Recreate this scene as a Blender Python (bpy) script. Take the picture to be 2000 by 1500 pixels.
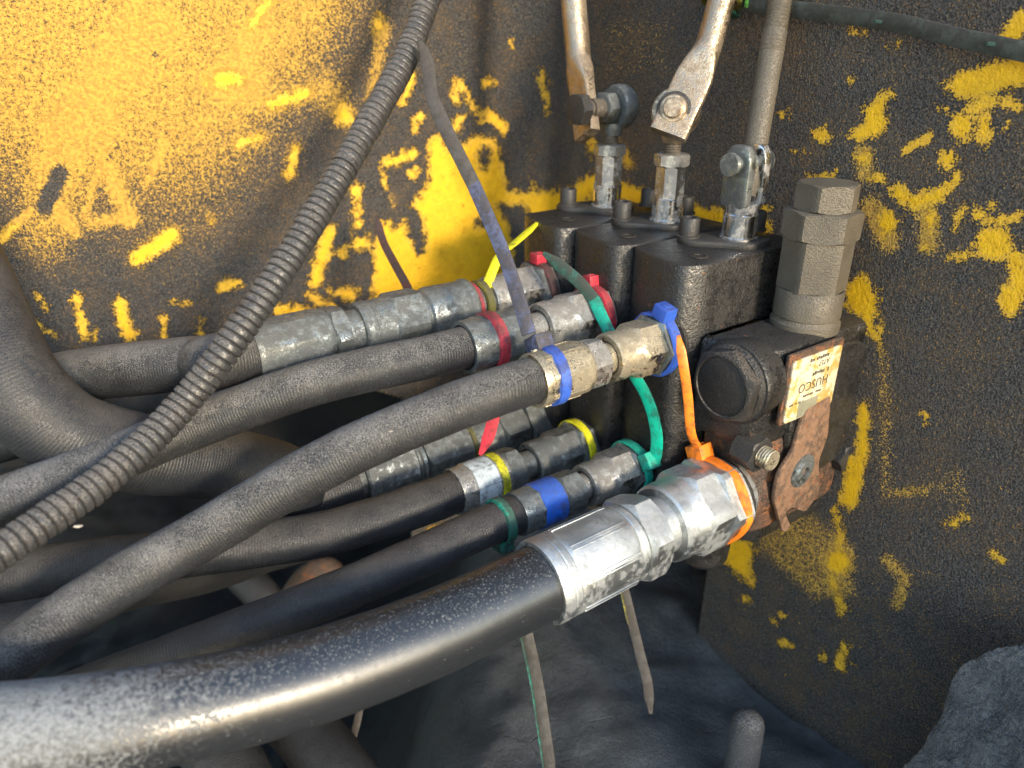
import bpy, bmesh, math, random
import numpy as np
from mathutils import Vector, Matrix, noise as mnoise
rad = math.radians
random.seed(7); rng = np.random.default_rng(7)
for o in list(bpy.data.objects): bpy.data.objects.remove(o)
scene = bpy.context.scene

# ------------------------------------------------------------------ camera, light, exposure
CAM = np.array([0.0, 0.0, 0.36]); PITCH = rad(25); FPX = 1444.0
cd = bpy.data.cameras.new('camera'); cam = bpy.data.objects.new('camera', cd)
scene.collection.objects.link(cam); scene.camera = cam
cam.location = CAM; cam.rotation_euler = (rad(90) - PITCH, 0, 0)
cd.sensor_width = 36; cd.lens = 36 * FPX / 2000; cd.clip_start = 0.01; cd.clip_end = 1000
cd.dof.use_dof = True; cd.dof.focus_distance = 0.325; cd.dof.aperture_fstop = 9.0

SUN_EL = rad(19); SUN_AZ = rad(31)          # azimuth measured from -Y towards +X
w = bpy.data.worlds.new('World'); scene.world = w; w.use_nodes = True
nt = w.node_tree; bg = nt.nodes['Background']
sky = nt.nodes.new('ShaderNodeTexSky'); sky.sky_type = 'NISHITA'; sky.sun_disc = False
sky.sun_elevation = SUN_EL; sky.sun_rotation = rad(180) - SUN_AZ; sky.dust_density = 0.7; sky.air_density = 1.2; sky.ozone_density = 1.3
nt.links.new(sky.outputs[0], bg.inputs[0]); bg.inputs[1].default_value = 0.15
sl = bpy.data.lights.new('sun', 'SUN'); sl.energy = 1.3; sl.angle = rad(7); sl.color = (1, .85, .64)
so = bpy.data.objects.new('sun', sl); scene.collection.objects.link(so)
sv = Vector((math.sin(SUN_AZ) * math.cos(SUN_EL), -math.cos(SUN_AZ) * math.cos(SUN_EL), math.sin(SUN_EL)))
so.rotation_euler = sv.to_track_quat('Z', 'Y').to_euler(); so.location = (1, -1, 1)
scene.view_settings.view_transform = 'Standard'; scene.view_settings.look = 'None'
scene.view_settings.exposure = 2.0; scene.view_settings.gamma = 1.0
scene.render.engine = 'CYCLES'

# ------------------------------------------------------------------ measuring frame
F = np.array([0, math.cos(PITCH), -math.sin(PITCH)]); D = np.array([0, -math.sin(PITCH), -math.cos(PITCH)]); X = np.array([1., 0, 0])
def ray(u, v): return X * (u - 1000) / FPX + D * (v - 750) / FPX + F
def P(u, v, d): return CAM + ray(u, v) * d
C0 = P(1440, 475, .35)
R = np.array([.579, -.815, 0]); R /= np.linalg.norm(R); N = np.array([R[1], -R[0], 0]); Z = np.array([0, 0, 1.])
def V(r, n, z): return C0 + R * r + N * n + Z * z          # valve frame: along the bank, out of the ports, up
def onN(u, v, n):
    q = ray(u, v); t = ((C0 - CAM) @ N + n) / (q @ N); return CAM + q * t
def onR(u, v, r):
    q = ray(u, v); t = ((C0 - CAM) @ R + r) / (q @ R); return CAM + q * t
def onZ(u, v, z):
    q = ray(u, v); t = ((C0 - CAM) @ Z + z) / (q @ Z); return CAM + q * t
def unit(a): a = np.asarray(a, float); return a / np.linalg.norm(a)

# ------------------------------------------------------------------ materials
class NT:
    def __init__(s, name):
        s.m = bpy.data.materials.new(name); s.m.use_nodes = True; s.t = s.m.node_tree
        s.b = s.t.nodes['Principled BSDF']; s.tc = s.t.nodes.new('ShaderNodeTexCoord')
    def n(s, t, **k):
        x = s.t.nodes.new(t)
        for a, b in k.items(): setattr(x, a, b)
        return x
    def l(s, a, b): s.t.links.new(a, b)
    def val(s, sock, v):
        if hasattr(v, 'is_output'): s.l(v, sock)
        else: sock.default_value = v
    def math(s, op, a, b=0.0, c=0.0, clamp=False):
        x = s.n('ShaderNodeMath', operation=op, use_clamp=clamp)
        s.val(x.inputs[0], a); s.val(x.inputs[1], b); s.val(x.inputs[2], c); return x.outputs[0]
    def noise(s, scale, detail=3, rough=.55, vec=None):
        x = s.n('ShaderNodeTexNoise'); x.inputs['Scale'].default_value = scale; x.inputs['Detail'].default_value = detail
        x.inputs['Roughness'].default_value = rough; s.l(vec or s.tc.outputs['Object'], x.inputs['Vector']); return x.outputs['Fac']
    def step(s, v, a, b, lo=0.0, hi=1.0):
        x = s.n('ShaderNodeMapRange', interpolation_type='SMOOTHSTEP')
        s.val(x.inputs['Value'], v); s.val(x.inputs['From Min'], a); s.val(x.inputs['From Max'], b)
        x.inputs['To Min'].default_value = lo; x.inputs['To Max'].default_value = hi; return x.outputs[0]
    def mix(s, f, a, b):
        x = s.n('ShaderNodeMix', data_type='RGBA')
        s.val(x.inputs[0], f)
        for i, q in ((6, a), (7, b)):
            if hasattr(q, 'is_output'): s.l(q, x.inputs[i])
            else: x.inputs[i].default_value = (*q, 1)
        return x.outputs[2]
    def fmix(s, f, a, b):
        x = s.n('ShaderNodeMix', data_type='FLOAT'); s.val(x.inputs[0], f); s.val(x.inputs[2], a); s.val(x.inputs[3], b); return x.outputs[0]
    def attr(s, name): return s.n('ShaderNodeAttribute', attribute_name=name).outputs['Fac']
    def nz(s):
        g = s.n('ShaderNodeNewGeometry'); x = s.n('ShaderNodeSeparateXYZ'); s.l(g.outputs['Normal'], x.inputs[0]); return x.outputs[2]
    def bump(s, h, dist, strength=1.0):
        x = s.n('ShaderNodeBump'); x.inputs['Distance'].default_value = dist; x.inputs['Strength'].default_value = strength
        s.l(h, x.inputs['Height']); s.l(x.outputs[0], s.b.inputs['Normal'])
    def out(s, col, rough, metal=0.0, spec=None):
        i = s.b.inputs
        if hasattr(col, 'is_output'): s.l(col, i['Base Color'])
        else: i['Base Color'].default_value = (*col, 1)
        s.val(i['Roughness'], rough); s.val(i['Metallic'], metal)
        if spec is not None: i['Specular IOR Level'].default_value = spec
        return s.m

def grimy(name, col, rough=.4, metal=0., dust=.5, dustcol=(.13, .10, .075), grime=.3, grimecol=(.012, .011, .010),
          bump=.00015, fine=1600, rust=0., weave=False, spec=None, mb=None):
    """any hard surface here: base colour, oily dark blotches, settled dust on what faces up, fine relief"""
    k = NT(name)
    big = k.noise(70, 4); mid = k.noise(260, 4, .65); fi = k.noise(fine, 2, .6)
    c = k.mix(k.step(big, .3, .7), tuple(q * .8 for q in col), tuple(min(1, q * 1.12) for q in col))
    gf = k.step(k.math('ADD', mid, k.math('MULTIPLY', k.math('SUBTRACT', big, .5), .8)), .72 - .45 * grime, .46 - .45 * grime, 1.0, 0.0)
    gf = k.math('MULTIPLY', gf, min(1., .55 + .5 * grime)) if grime > 0 else 0.0
    c = k.mix(gf, c, grimecol)
    met = k.fmix(gf, metal, 0.0); ro = k.fmix(gf, rough, .55)
    if rust > 0:
        rf = k.step(k.noise(150, 5, .7), .66 - .3 * rust, .74 - .3 * rust)
        c = k.mix(rf, c, (.16, .06, .022)); met = k.fmix(rf, met, 0.0); ro = k.fmix(rf, ro, .85)
    up = k.step(k.math('ADD', k.nz(), k.math('MULTIPLY', k.math('SUBTRACT', mid, .5), 1.0)), -.25, .95)
    sp = k.step(k.math('ADD', fi, k.math('ADD', k.math('MULTIPLY', up, .20), k.math('MULTIPLY', k.math('SUBTRACT', big, .5), .28))), .60, .70)
    df = k.math('MULTIPLY', sp, dust, clamp=True)
    # stray pale grains anywhere
    gr = k.step(k.noise(fine * .55, 1, .5), .73, .78)
    df = k.math('MAXIMUM', df, k.math('MULTIPLY', gr, min(1, dust * .8)))
    dc = k.mix(k.noise(fine * .8, 1), tuple(q * .6 for q in dustcol), tuple(q * 1.6 for q in dustcol))
    c = k.mix(df, c, dc)
    h = k.math('ADD', k.math('MULTIPLY', fi, .5), k.math('MULTIPLY', df, .8))
    h = k.math('ADD', h, k.math('MULTIPLY', mid, mb if mb is not None else (.5 if metal < .5 else .08)))
    if weave:
        x = k.n('ShaderNodeSeparateXYZ'); k.l(k.tc.outputs['UV'], x.inputs[0])
        ph = k.math('ADD', k.math('MULTIPLY', x.outputs[0], 2 * math.pi / .0012), k.math('MULTIPLY', x.outputs[1], 2 * math.pi * 3))
        ph = k.math('ADD', ph, k.math('MULTIPLY', big, 3.0))
        h = k.math('ADD', h, k.math('MULTIPLY', k.math('SINE', ph), .12))
    k.bump(h, bump * 3)
    return k.out(c, k.fmix(df, ro, .92), k.fmix(df, met, 0.0), spec)

M = {}
M['rubber'] = grimy('dusty_rubber', (.020, .021, .023), .40, 0, .9, (.128, .122, .115), .0, bump=.00012, fine=2700, weave=True, mb=.10)
M['rubber_clean'] = grimy('dark_rubber', (.016, .018, .022), .40, 0, .45, (.10, .085, .07), .0, bump=.00009, fine=2700, weave=True, mb=.10)
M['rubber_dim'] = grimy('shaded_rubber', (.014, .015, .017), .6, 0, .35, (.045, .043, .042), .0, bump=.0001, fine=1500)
M['conduit'] = grimy('conduit_plastic', (.040, .040, .041), .33, .0, .75, (.115, .102, .09), .15, bump=.00012, fine=1700, spec=.7)
M['zinc'] = grimy('bright_zinc', (.56, .58, .58), .37, 1, .18, (.30, .29, .27), .03, bump=.00004, fine=2600)
M['zinc_worn'] = grimy('worn_zinc', (.50, .49, .46), .27, 1, .42, (.16, .135, .11), .22, bump=.00008, fine=2000)
M['zinc_gold'] = grimy('gold_zinc', (.56, .49, .35), .26, 1, .38, (.20, .165, .12), .16, bump=.00008, fine=2000)
M['zinc_dark'] = grimy('oily_zinc', (.30, .33, .33), .30, 1, .36, (.085, .082, .075), .34, bump=.00009, fine=1800)
M['steel_dirty'] = grimy('dirty_rod_steel', (.45, .36, .26), .34, 1, .25, (.17, .135, .10), .05, rust=.06, bump=.00012, fine=1500)
M['chrome'] = grimy('polished_spool_steel', (.62, .62, .62), .14, 1, .05, (.1, .08, .06), .03, bump=.00002, fine=1500)
M['dark_steel'] = grimy('dark_screw_steel', (.05, .052, .056), .38, .6, .4, (.08, .068, .055), .4, bump=.0001)
M['cast'] = grimy('oily_cast_iron', (.013, .0128, .013), .23, 0, .16, (.07, .064, .058), .3, rust=.03, bump=.00022, fine=1000, spec=.6)
M['cast_grey'] = grimy('dusty_cast_iron', (.055, .05, .046), .5, 0, .7, (.12, .105, .09), .3, rust=.12, bump=.00035, fine=900)
M['cast_rust'] = grimy('rusty_cast_iron', (.10, .055, .035), .6, 0, .5, (.10, .075, .055), .3, rust=.5, bump=.0003, fine=900)
M['relief'] = grimy('dusty_valve_steel', (.095, .082, .062), .46, .1, .28, (.16, .14, .11), .0, bump=.0002, fine=1500, mb=.08)
M['bracket'] = grimy('rusty_bracket', (.19, .105, .06), .75, 0, .35, (.14, .11, .085), .15, rust=.3, bump=.0002, fine=1200)
def label_mat():
    k = NT('aged_label'); n = k.noise(160, 5, .65); n2 = k.noise(900, 3, .6)
    c = k.mix(k.step(n, .42, .56), (.40, .26, .07), (.52, .47, .34)); c = k.mix(k.step(n2, .60, .70), c, (.22, .13, .05))
    k.bump(n2, .0002); return k.out(c, .5, 0.0)
M['label'] = label_mat()
M['ink'] = grimy('label_ink', (.06, .06, .05), .6, 0, .2, (.5, .4, .2), 0)
M['hatch'] = grimy('label_hatch', (.22, .22, .16), .5, .2, .2, (.5, .4, .2), 0)
M['rubber_cap'] = grimy('black_plug_face', (.012, .011, .010), .55, 0, .35, (.06, .045, .03), .2, bump=.0002, fine=1300)
M['plug_rim'] = grimy('worn_plug_steel', (.05, .046, .042), .32, .5, .4, (.12, .10, .08), .3, bump=.0002, fine=1200)
M['thread'] = grimy('thread_steel', (.30, .26, .21), .4, 1, .5, (.12, .095, .07), .45, bump=.0001)
def plastic(name, col, grime=.1, dust=.3, rough=.38): return grimy(name, col, rough, 0, dust, (.07, .058, .048), grime, bump=.00005, fine=2300)
M['blue'] = plastic('blue_nylon', (.03, .10, .48), .08, .35)
M['blue_dirty'] = plastic('dirty_blue_nylon', (.085, .10, .19), .35, .8)
M['grey_nylon'] = plastic('grime_coated_nylon', (.075, .068, .06), .25, .9, .6)
M['red'] = plastic('red_nylon', (.50, .03, .055), .15, .55)
M['red_dirty'] = plastic('dirty_red_nylon', (.13, .022, .028), .45, .6)
M['yellow'] = plastic('yellow_nylon', (.78, .72, .01), .03, .25)
M['yellow_dirty'] = plastic('dirty_yellow_nylon', (.40, .38, .02), .5, .7)
M['green'] = plastic('green_nylon', (.0, .40, .27), .05, .3)
M['green_dirty'] = plastic('dirty_green_nylon', (.03, .20, .15), .42, .8)
M['green_worn'] = plastic('worn_green_nylon', (.0, .36, .24), .45, .5)
M['orange'] = plastic('orange_nylon', (.90, .22, .015), .03, .15)
M['lime'] = plastic('lime_nylon', (.16, .48, .06), .2, .4)
M['strap'] = plastic('soot_coated_strap', (.055, .065, .055), .3, .75, .55)
M['tape_blue'] = plastic('blue_tape', (.01, .12, .62), .03, .55, .3)
M['tape_white'] = plastic('white_tape', (.55, .62, .66), .22, .12, .35)
M['paint_yellow'] = plastic('yellow_paint', (.75, .70, .01), .25, .3)
M['flake'] = grimy('pale_flake', (.42, .38, .32), .8, 0, .2, (.3, .25, .2), 0)

def big_hose_mat():
    k = NT('glossy_big_hose')
    x = k.n('ShaderNodeSeparateXYZ'); k.l(k.tc.outputs['UV'], x.inputs[0]); s = x.outputs[0]   # metres along the hose
    far = k.step(k.math('ADD', s, k.math('MULTIPLY', k.math('SUBTRACT', k.noise(60, 3), .5), .05)), .105, .20)
    up = k.step(k.nz(), .15, 1.0)
    n1 = k.noise(1500, 2, .6); n2 = k.noise(700, 5, .75); n3 = k.noise(1300, 1, .5)
    spk = k.step(k.math('ADD', k.math('ADD', n1, k.math('MULTIPLY', up, .09)), k.math('MULTIPLY', k.math('SUBTRACT', n2, .5), .3)), .69, .75)
    film = k.step(k.math('ADD', n2, k.math('ADD', k.math('MULTIPLY', up, .10), k.math('MULTIPLY', far, .26))), .62, .90)
    f = k.math('MAXIMUM', k.math('MULTIPLY', spk, .75), k.math('MULTIPLY', film, k.fmix(far, .55, .95)))
    c = k.mix(f, (.012, .013, .015), k.mix(n3, (.095, .105, .11), (.25, .257, .257)))
    k.bump(k.math('ADD', k.math('MULTIPLY', f, .8), k.math('MULTIPLY', n2, .15)), .00012)
    return k.out(c, k.fmix(f, .34, .8), 0.0, .85)
M['big_hose'] = big_hose_mat()

def wall_mat():
    k = NT('chipped_yellow_panel')
    solid = k.attr('solid'); speck = k.attr('speck')
    n0 = k.noise(60, 3); n1 = k.noise(190, 6, .7); n2 = k.noise(1250, 3, .65); n3 = k.noise(520, 3, .6)
    q = k.math('ADD', solid, k.math('MULTIPLY', k.math('SUBTRACT', n1, .5), 2.0))
    q = k.math('ADD', q, k.math('MULTIPLY', k.math('SUBTRACT', n2, .5), 1.8))
    sf = k.step(q, .46, .56)
    t = k.math('ADD', k.math('MULTIPLY', k.math('SUBTRACT', n2, .5), 2.4), k.math('MULTIPLY', k.math('SUBTRACT', n3, .5), .9))
    t = k.math('ADD', t, k.math('SUBTRACT', k.math('MULTIPLY', speck, 1.5), .75)); t = k.math('ADD', t, k.math('MULTIPLY', solid, .55))
    pf = k.step(t, -.13, .17)
    paint = k.mix(k.step(n1, .3, .7), (.62, .34, .004), (.73, .42, .006))
    dusty = k.mix(k.step(n3, .35, .65), (.38, .22, .04), (.58, .35, .055))
    soot = k.mix(k.step(n2, .42, .60), (.014, .0145, .0152), (.080, .077, .074))
    soot = k.mix(k.math('MULTIPLY', k.step(k.math('ADD', n0, k.math('MULTIPLY', speck, .5)), .42, .75), .38), soot, (.075, .055, .036))
    soot = k.mix(k.step(k.math('ADD', k.noise(1300, 2, .5), k.math('MULTIPLY', n0, .22)), .735, .79), soot, (.24, .13, .035))
    c = k.mix(pf, soot, dusty); c = k.mix(sf, c, k.mix(k.step(k.math('ADD', solid, k.math('MULTIPLY', k.math('SUBTRACT', n3, .5), .9)), .62, .98), k.mix(.5, dusty, paint), paint))
    # stray soot specks on clean paint
    c = k.mix(k.math('MULTIPLY', k.step(k.noise(800, 4, .75), .60, .68), k.math('MULTIPLY', sf, .75)), c, (.08, .05, .012))
    h = k.math('ADD', k.math('MULTIPLY', n2, .8), k.math('MULTIPLY', n3, 1.0))
    h = k.math('MULTIPLY', h, k.fmix(sf, 1.0, .35))
    h = k.math('SUBTRACT', h, k.math('MULTIPLY', sf, .25))
    k.bump(h, .0016)
    return k.out(c, k.fmix(sf, .72, .50), 0.0, .4)
M['wall'] = wall_mat()

def dirt_mat(name, a, b, dist=.003, scale=1.0, pit_shade=False, cracks=.5):
    k = NT(name)
    n1 = k.noise(45 * scale, 5, .6); n2 = k.noise(320 * scale, 4, .65); n3 = k.noise(1500, 2, .6)
    v = k.n('ShaderNodeTexVoronoi', feature='DISTANCE_TO_EDGE'); v.inputs['Scale'].default_value = 22
    k.l(k.tc.outputs['Object'], v.inputs['Vector'])
    c = k.mix(k.step(k.math('ADD', k.math('MULTIPLY', n1, .5), k.math('MULTIPLY', n3, .5)), .35, .68), a, b)
    if pit_shade: c = k.mix(k.step(k.math('ADD', k.attr('oil'), k.math('MULTIPLY', k.math('SUBTRACT', n1, .5), .5)), .05, .55), c, (.010, .010, .010))  # near-black painted into the pit for the deep shade under the hoses
    crack = k.math('MULTIPLY', k.step(k.math('ADD', v.outputs['Distance'], k.math('MULTIPLY', k.math('SUBTRACT', n2, .5), .04)), .0, .012, 1, 0), k.step(n1, .48, .56))
    h = k.math('ADD', k.math('MULTIPLY', n1, .6), k.math('MULTIPLY', n2, .35)); h = k.math('ADD', h, k.math('MULTIPLY', n3, .25))
    h = k.math('SUBTRACT', h, k.math('MULTIPLY', crack, cracks))
    k.bump(h, dist)
    return k.out(c, .8, 0.0, .35)
M['dirt'] = dirt_mat('oily_dirt', (.055, .062, .066), (.125, .132, .136), .0045, pit_shade=True, cracks=.2)
M['ledge'] = dirt_mat('caked_dust', (.055, .057, .06), (.17, .17, .168), .0030, 3.0, cracks=.08)
M['peg'] = grimy('dusty_peg', (.05, .053, .058), .8, 0, .6, (.11, .11, .11), 0, bump=.0004, fine=1100)
M['soil'] = dirt_mat('dry_soil', (.17, .15, .125), (.25, .22, .18), .01, .02)
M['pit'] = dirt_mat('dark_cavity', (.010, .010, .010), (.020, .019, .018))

# ------------------------------------------------------------------ object helpers
COL = scene.collection
def thing(name, label, cat, base, group=None):
    o = bpy.data.objects.new(name, None); COL.objects.link(o); o.location = base; o.empty_display_size = .01
    o['label'] = label; o['category'] = cat
    if group: o['group'] = group
    return o
def mesh(name, vf, m, parent=None, ang=32, uv=None, smooth=True):
    verts, faces = vf[0], vf[1]
    if len(vf) > 2: uv = vf[2]
    verts = np.asarray(verts, float)
    root = parent
    while root is not None and root.parent is not None: root = root.parent
    base = np.array(root.location) if root is not None else np.zeros(3)
    me = bpy.data.meshes.new(name); me.from_pydata((verts - base).tolist(), [], faces)
    me.validate(); bm = bmesh.new(); bm.from_mesh(me); bmesh.ops.recalc_face_normals(bm, faces=bm.faces); bm.to_mesh(me); bm.free()
    if uv is not None:
        ul = me.uv_layers.new(name='UVMap'); vi = np.empty(len(me.loops), int); me.loops.foreach_get('vertex_index', vi)
        ul.data.foreach_set('uv', np.asarray(uv, np.float32)[vi].ravel())
    if smooth:
        me.polygons.foreach_set('use_smooth', [True] * len(me.polygons)); me.set_sharp_from_angle(angle=rad(ang))
    me.materials.append(M[m] if isinstance(m, str) else m)
    o = bpy.data.objects.new(name, me); COL.objects.link(o)
    if parent is not None: o.parent = parent
    return o
def merge(*vfs):
    V_, F_ = [], []; k = 0
    for vf in vfs:
        V_.append(np.asarray(vf[0], float)); F_ += [[i + k for i in f] for f in vf[1]]; k += len(vf[0])
    return np.vstack(V_), F_
def frame(a, ref=None):
    a = unit(a); ref = np.array(ref if ref is not None else (Z if abs(a[2]) < .9 else R), float)
    e1 = unit(ref - a * (ref @ a)); e2 = np.cross(a, e1); return a, e1, e2
def lathe(c, axis, rings, ref=None, nseg=48, phase=0.0, cap=True):
    """rings: (s, r) round, or (s, apothem, sides, chamfer) polygonal"""
    a, e1, e2 = frame(axis, ref); c = np.asarray(c, float); vs = []
    th = np.arange(nseg) * 2 * math.pi / nseg
    for rg in rings:
        s, r = rg[0], rg[1]
        if len(rg) > 2 and rg[2]:
            n = rg[2]; step = 2 * math.pi / n; q = ((th - phase + step / 2) % step) - step / 2
            full = r / np.cos(q); mx = r / math.cos(step / 2); rr = full if len(rg) < 5 else r + (full - r) * rg[4]
            ss = s + (rg[3] if len(rg) > 3 else 0) * (full - r) / (mx - r)
        else: rr = np.full(nseg, r); ss = np.full(nseg, s)
        vs.append(c + np.outer(ss, a) + np.outer(rr * np.cos(th), e1) + np.outer(rr * np.sin(th), e2))
    nr = len(rings); fs = []
    for i in range(nr - 1):
        for j in range(nseg):
            k = (j + 1) % nseg; fs.append([i * nseg + j, i * nseg + k, (i + 1) * nseg + k, (i + 1) * nseg + j])
    if cap: fs += [list(range(nseg))[::-1], [(nr - 1) * nseg + j for j in range(nseg)]]
    return np.vstack(vs), fs
def hexr(s0, s1, ap, ch=.0012, n=6): return [(s0, ap * .985), (s0, ap, n, ch), (s1, ap, n, -ch), (s1, ap * .985)]
def threadr(s0, s1, r, pitch=.0012):
    k = max(2, int((s1 - s0) / pitch)); o = []
    for i in range(k):
        a = s0 + (s1 - s0) * i / k; o += [(a, r * .90), (a + (s1 - s0) / k * .5, r)]
    return o + [(s1, r * .9)]
def catmull(pts, n):
    pts = np.asarray(pts, float); p = np.vstack([2 * pts[0] - pts[1], pts, 2 * pts[-1] - pts[-2]]); out = []
    for i in range(1, len(p) - 2):
        p0, p1, p2, p3 = p[i - 1:i + 3]; t = [0.]
        for a, b in ((p0, p1), (p1, p2), (p2, p3)): t.append(t[-1] + max(1e-6, np.linalg.norm(b - a)) ** .5)
        for q in np.linspace(t[1], t[2], 40, endpoint=False):
            A1 = (t[1]-q)/(t[1]-t[0])*p0 + (q-t[0])/(t[1]-t[0])*p1; A2 = (t[2]-q)/(t[2]-t[1])*p1 + (q-t[1])/(t[2]-t[1])*p2
            A3 = (t[3]-q)/(t[3]-t[2])*p2 + (q-t[2])/(t[3]-t[2])*p3
            B1 = (t[2]-q)/(t[2]-t[0])*A1 + (q-t[0])/(t[2]-t[0])*A2; B2 = (t[3]-q)/(t[3]-t[1])*A2 + (q-t[1])/(t[3]-t[1])*A3
            out.append((t[2]-q)/(t[2]-t[1])*B1 + (q-t[1])/(t[2]-t[1])*B2)
    out.append(p[-2]); out = np.array(out)
    s = np.concatenate([[0], np.cumsum(np.linalg.norm(np.diff(out, axis=0), axis=1))])
    q = np.linspace(0, s[-1], n)
    return np.stack([np.interp(q, s, out[:, i]) for i in range(3)], 1), q
def frames(c, ref=None):
    t = np.gradient(c, axis=0); t /= np.linalg.norm(t, axis=1)[:, None]; e = []
    a, e1, _ = frame(t[0], ref)
    for i in range(len(c)):
        e1 = e1 - t[i] * (e1 @ t[i]); e1 = unit(e1); e.append(e1)
    e = np.array(e); return t, e, np.cross(t, e)
def tube(pts, r, n=160, nseg=40, rough=.0, rf=None, seed=0):
    c, s = catmull(pts, n); t, e1, e2 = frames(c); th = np.arange(nseg) * 2 * math.pi / nseg
    vs = np.empty((n, nseg, 3)); uv = np.empty((n, nseg, 2)); off = random.random() * 10
    for i in range(n):
        rr = np.full(nseg, r if rf is None else rf(s[i]))
        if rough:
            for j in range(nseg):
                p = c[i] + e1[i] * math.cos(th[j]) * r + e2[i] * math.sin(th[j]) * r
                rr[j] += rough * (mnoise.noise(Vector(p) * 90 + Vector((off, 0, 0))) + .6 * mnoise.noise(Vector(p) * 420))
        vs[i] = c[i] + np.outer(rr * np.cos(th), e1[i]) + np.outer(rr * np.sin(th), e2[i])
        uv[i, :, 0] = s[i]; uv[i, :, 1] = th / (2 * math.pi)
    fs = []
    for i in range(n - 1):
        for j in range(nseg):
            k = (j + 1) % nseg; fs.append([i * nseg + j, i * nseg + k, (i + 1) * nseg + k, (i + 1) * nseg + j])
    fs += [list(range(nseg))[::-1], [(n - 1) * nseg + j for j in range(nseg)]]
    return vs.reshape(-1, 3), fs, uv.reshape(-1, 2)
def ribbon(pts, wdir, w, t, n=60, taper=True, twist=None, teeth=False):
    c, s = catmull(pts, n); tg = np.gradient(c, axis=0); tg /= np.linalg.norm(tg, axis=1)[:, None]
    wdir = np.asarray(wdir, float); vs = []; L = s[-1]
    for i in range(n):
        wd = wdir if twist is None else wdir * (1 - s[i] / L) + np.asarray(twist) * (s[i] / L)
        a = unit(wd - tg[i] * (wd @ tg[i])); b = np.cross(tg[i], a)
        ww = w / 2 * (1.0 if not taper or s[i] < L - w * 1.6 else max(.35, (L - s[i]) / (w * 1.6) * .65 + .35)); tt = t / 2
        for x, y in ((-ww, -tt * .5), (-ww * .8, -tt), (ww * .8, -tt), (ww, -tt * .5), (ww, tt * .5), (ww * .8, tt), (-ww * .8, tt), (-ww, tt * .5)): vs.append(c[i] + a * x + b * y)
    fs = []
    for i in range(n - 1):
        for j in range(8):
            k = (j + 1) % 8; fs.append([i * 8 + j, i * 8 + k, (i + 1) * 8 + k, (i + 1) * 8 + j])
    fs += [list(range(8))[::-1], [(n - 1) * 8 + j for j in range(8)]]
    return np.array(vs), fs
def teeth(pts, wdir, w, t, s0, s1, pitch=.0011):
    """the little rungs on a tie tail"""
    c, s = catmull(pts, 400); tg = np.gradient(c, axis=0); tg /= np.linalg.norm(tg, axis=1)[:, None]; L = s[-1]; out = []
    q = s0
    while q < min(s1, L):
        p = np.array([np.interp(q, s, c[:, i]) for i in range(3)]); tt = unit([np.interp(q, s, tg[:, i]) for i in range(3)])
        a = unit(np.asarray(wdir, float) - tt * (np.asarray(wdir) @ tt)); b = np.cross(tt, a)
        for sg in (-1, 1):
            bx = box(p + b * sg * t * .5, (tt, a, b), (pitch * .5, w * .55, t * .25), 0); out.append(bx)
        q += pitch
    return merge(*out)
def box(c, axes, dims, bev=.0006, seg=2):
    bm = bmesh.new(); bmesh.ops.create_cube(bm, size=1.0)
    for v in bm.verts: v.co = Vector((v.co.x * dims[0], v.co.y * dims[1], v.co.z * dims[2]))
    if bev > 0: bmesh.ops.bevel(bm, geom=list(bm.edges), offset=bev, segments=seg, affect='EDGES', profile=.6)
    bm.verts.index_update(); A = np.array([unit(a) for a in axes])
    vs = np.array([np.asarray(c) + np.array(v.co) @ A for v in bm.verts]); fs = [[v.index for v in f.verts] for f in bm.faces]; bm.free()
    return vs, fs
def prism(poly, org, ax, ay, az, h, bev=0.):
    """poly in (ax, ay), extruded along az by h, both rims bevelled"""
    q = [np.array(poly[0], float)]
    for p in poly[1:]:
        if np.linalg.norm(np.array(p) - q[-1]) > 1e-5: q.append(np.array(p, float))
    if np.linalg.norm(q[0] - q[-1]) < 1e-5: q.pop()
    q = np.array(q); n = len(q)
    if sum(q[i][0] * q[(i + 1) % n][1] - q[(i + 1) % n][0] * q[i][1] for i in range(n)) < 0: q = q[::-1]
    nr = []
    for i in range(n):
        a, b = unit(q[i] - q[i - 1]), unit(q[(i + 1) % n] - q[i]); na, nb_ = np.array([a[1], -a[0]]), np.array([b[1], -b[0]])
        m_ = na + nb_; nr.append(m_ / max(.5, (m_ @ m_) / 2))
    nr = np.array(nr); o = np.asarray(org, float); ax, ay, az = map(unit, (ax, ay, az)); vs = []
    lev = [(0, 0.), (h, 0.)] if not bev else [(0, bev), (bev * .3, bev * .3), (bev, 0), (h - bev, 0), (h - bev * .3, bev * .3), (h, bev)]
    for z, ins in lev:
        p = q - nr * ins; vs.append(o + np.outer(p[:, 0], ax) + np.outer(p[:, 1], ay) + az * z)
    fs = [list(range(n))[::-1], [(len(lev) - 1) * n + i for i in range(n)]]
    for l in range(len(lev) - 1):
        for i in range(n): k = (i + 1) % n; fs.append([l * n + i, l * n + k, (l + 1) * n + k, (l + 1) * n + i])
    return np.vstack(vs), fs
def rounded(pts, rads, n=6):
    out = []; k = len(pts)
    for i in range(k):
        p = np.array(pts[i], float); a = np.array(pts[i - 1], float); b = np.array(pts[(i + 1) % k], float); r = rads[i] if hasattr(rads, '__len__') else rads
        r = min(r, .45 * np.linalg.norm(a - p), .45 * np.linalg.norm(b - p))
        if r <= 0: out.append(tuple(p)); continue
        u, w_ = unit(a - p), unit(b - p)
        for q in np.linspace(0, 1, n): out.append(tuple((1-q)**2 * (p + u * r) + 2*q*(1-q) * p + q*q * (p + w_ * r)))
    return out

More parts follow.
